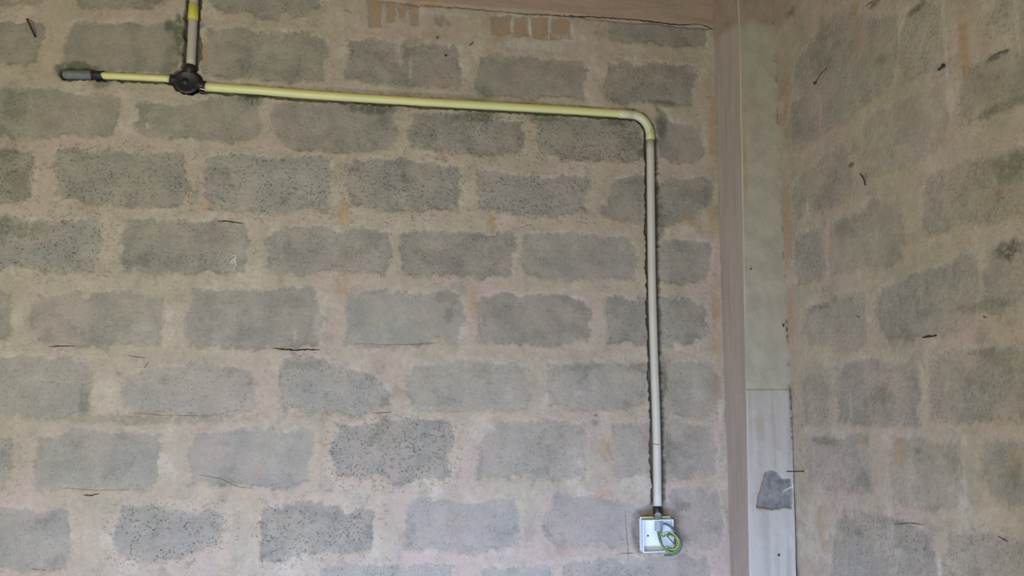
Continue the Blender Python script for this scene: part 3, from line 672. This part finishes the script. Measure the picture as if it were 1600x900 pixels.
bm = bmesh.new(); box(bm, (r0.x+.003, -.008, r0.z-(z1-z0)+.002), (x1-.002, -.004, r0.z-.004)); link('shell', bm, M['backing'], sb, False)
bm = bmesh.new(); box(bm, (x0+T, -.013, z0+T), (x1-T, -.009, z1-T)); link('back_plate', bm, M['white'], sb, False)
for q in ((1012.3, 837.2), (1043.5, 837.5)):
    c = bw(*q, off=.0132); bm = bmesh.new(); tube(bm, [c, c+Vector((0, -.0012, 0))], .0034, 16); link('screw_hole', bm, M['iron'], sb)
# adapter and entry pipe
bm = bmesh.new(); hollow(bm, bw(1027.2, 791, OFF), bw(1027.8, 804, OFF+.004), .0168, .0145); tag(link('pipe_coupling', bm, M['black']), 'black coupling at the bottom of the vertical conduit above the switch box', 'pipe coupling')
bm = bmesh.new(); P = catmull([bw(1027.8, 803, .004), bw(1028.6, 809, .012), bw(1029, 817, .022), bw(1029, 830, .026)], 8); tube(bm, P, .0142, 24)
tag(link('conduit_stub', bm, M['spout']), 'blue grey conduit stub entering the top of the white box', 'pipe')
cc = thing('cable_coil', 'looped green and yellow electric wires spilling out of the white box', 'electric wires', bw(1045, 848, .05))
def wire(label, pts, r, mat, o0=.030, o1=.055):
    n = len(pts); P = catmull([bw(*q, off=o0+(o1-o0)*min(1, i/2.0)) for i, q in enumerate(pts)], 8)
    bm = bmesh.new(); tube(bm, P, r, 10); link('wire', bm, M[mat], cc)['label'] = label
wire('dark grey wire', [(1037, 818), (1041, 819), (1047, 822.5), (1055, 830), (1062, 841), (1064.5, 852), (1060, 862), (1050, 867), (1038.5, 867.5)], .0044, 'dgrey', .030, .046)
wire('green wire', [(1030, 827), (1031, 838), (1033.5, 848), (1037, 856), (1044, 862.5), (1053, 864), (1061, 857), (1062.5, 848), (1060, 841), (1053, 835), (1044, 833)], .0044, 'green')
wire('light green wire', [(1027, 827), (1029, 838), (1033, 850), (1040, 859), (1050, 862.5), (1058, 857), (1060, 848), (1056, 840), (1048, 835.5), (1038, 836)], .0034, 'lime', .030, .058)
wire('yellow wire', [(1031, 828), (1032.5, 834), (1040, 831.5), (1048, 831.5), (1055, 836), (1060, 844), (1059.5, 852), (1054, 858), (1046, 858.5)], .0023, 'ygreen', .034, .062)
wire('green wire', [(1032, 829), (1036, 838), (1043, 835.5), (1050, 836.5), (1056, 842), (1057.5, 850), (1052, 857), (1043, 857)], .0026, 'green', .034, .060)
wire('green wire', [(1028, 828), (1031, 842), (1035, 852), (1041, 859.5), (1050, 860.5), (1057, 854)], .0030, 'green', .026, .050)
wire('dark grey wire', [(1042, 837), (1046, 842), (1050, 846), (1053, 850)], .0020, 'dgrey', .03, .05)

# ------------------------------------------------------------------ nails and bits of wire
def nail(name, label, p, q, r, mat, head=2.2, cat='nail', group=None, mid=None):
    bm = bmesh.new(); pts = [p]+([mid] if mid else [])+[q]; P = catmull(pts, 6) if mid else [p.lerp(q, k/6) for k in range(7)]
    tube(bm, P, r, 10)
    d = (P[-1]-P[-2]).normalized()
    if head: tube(bm, [P[-1]-d*.0015, P[-1]-d*.0005, P[-1]+d*.001, P[-1]+d*.0018], [r, r*head, r*head, r*head*.7], 12)
    return tag(link(name, bm, mat), label, cat, group)
nail('nail', 'large rusty bent nail at the top left of the block wall', bw(56, 60, -.01), bw(42.5, 30, .030), .0034, M['rust'], 1.7, mid=bw(53, 53, .012))
nail('nail', 'tiny dark nail stub above the dark block, left of the slanted nail', bw(683.5, 63, -.004), bw(683.5, 58, .010), .0024, M['iron'], 1.4)
nail('nail', 'small slanting dark nail in the mortar right of the tiny stub', bw(731, 73, -.004), bw(738.5, 66.5, .016), .0017, M['iron'], 1.5)
nail('nail', 'dark round stud standing in for a hole in the dark block above the yellow pipe', bw(696.5, 88, -.004), bw(696.2, 86.5, .010), .0028, M['iron'], 1.5)  # dark stud put in for the shade of a small hole
nail('nail', 'thin dark nail with wire tail high on the right wall near column', rw(1274, 131, -.004), rw(1273, 129.5, .010), .0032, M['iron'], 1.7)
nail('binding_wire', 'fine wire rising from the nail head on the upper right wall', rw(1275, 128, .006), rw(1292, 106, .006), .0012, M['iron'], 0, 'wire', mid=rw(1281, 117, .010))
nail('nail', 'short thick dark nail beside the white streak on the right wall', rw(1465, 111, -.004), rw(1473.5, 102.5, .020), .0030, M['iron'], 1.9)
nail('binding_wire', 'thin bent dark wire hanging on the right wall mid height', rw(1343, 270, -.002), rw(1352, 290, .004), .0018, M['iron'], 0, 'wire', mid=rw(1349, 279, .008))
q0 = rw(1257, 736.5)
nail('nail', 'straight brown nail sticking sideways at the column edge above the chip', q0+Vector((.006, 0, 0)), q0+Vector((-.066, .0, .001)), .0021, M['iron'], 1.5)
nail('nail', 'tiny dark stud standing in for a hole on the upper front face of the column', bw(1173.5, 421.5, PRO-.004), bw(1173.5, 420, PRO+.006), .0022, M['iron'], 1.3)  # stud in dark iron stands for a tiny hole
nail('nail', 'dark nail stub near the right edge of the column above the ledge', bw(1224, 511, PRO-.004), bw(1224, 507.5, PRO+.006), .0030, M['iron'], 1.3)
nail('nail', 'dark round stud standing in for a hole near the foot of the column', bw(1217, 868.5, PRO-.004), bw(1217, 867.5, PRO+.006), .0032, M['iron'], 1.3)  # added stud, its dark colour stands for the shade inside a hole
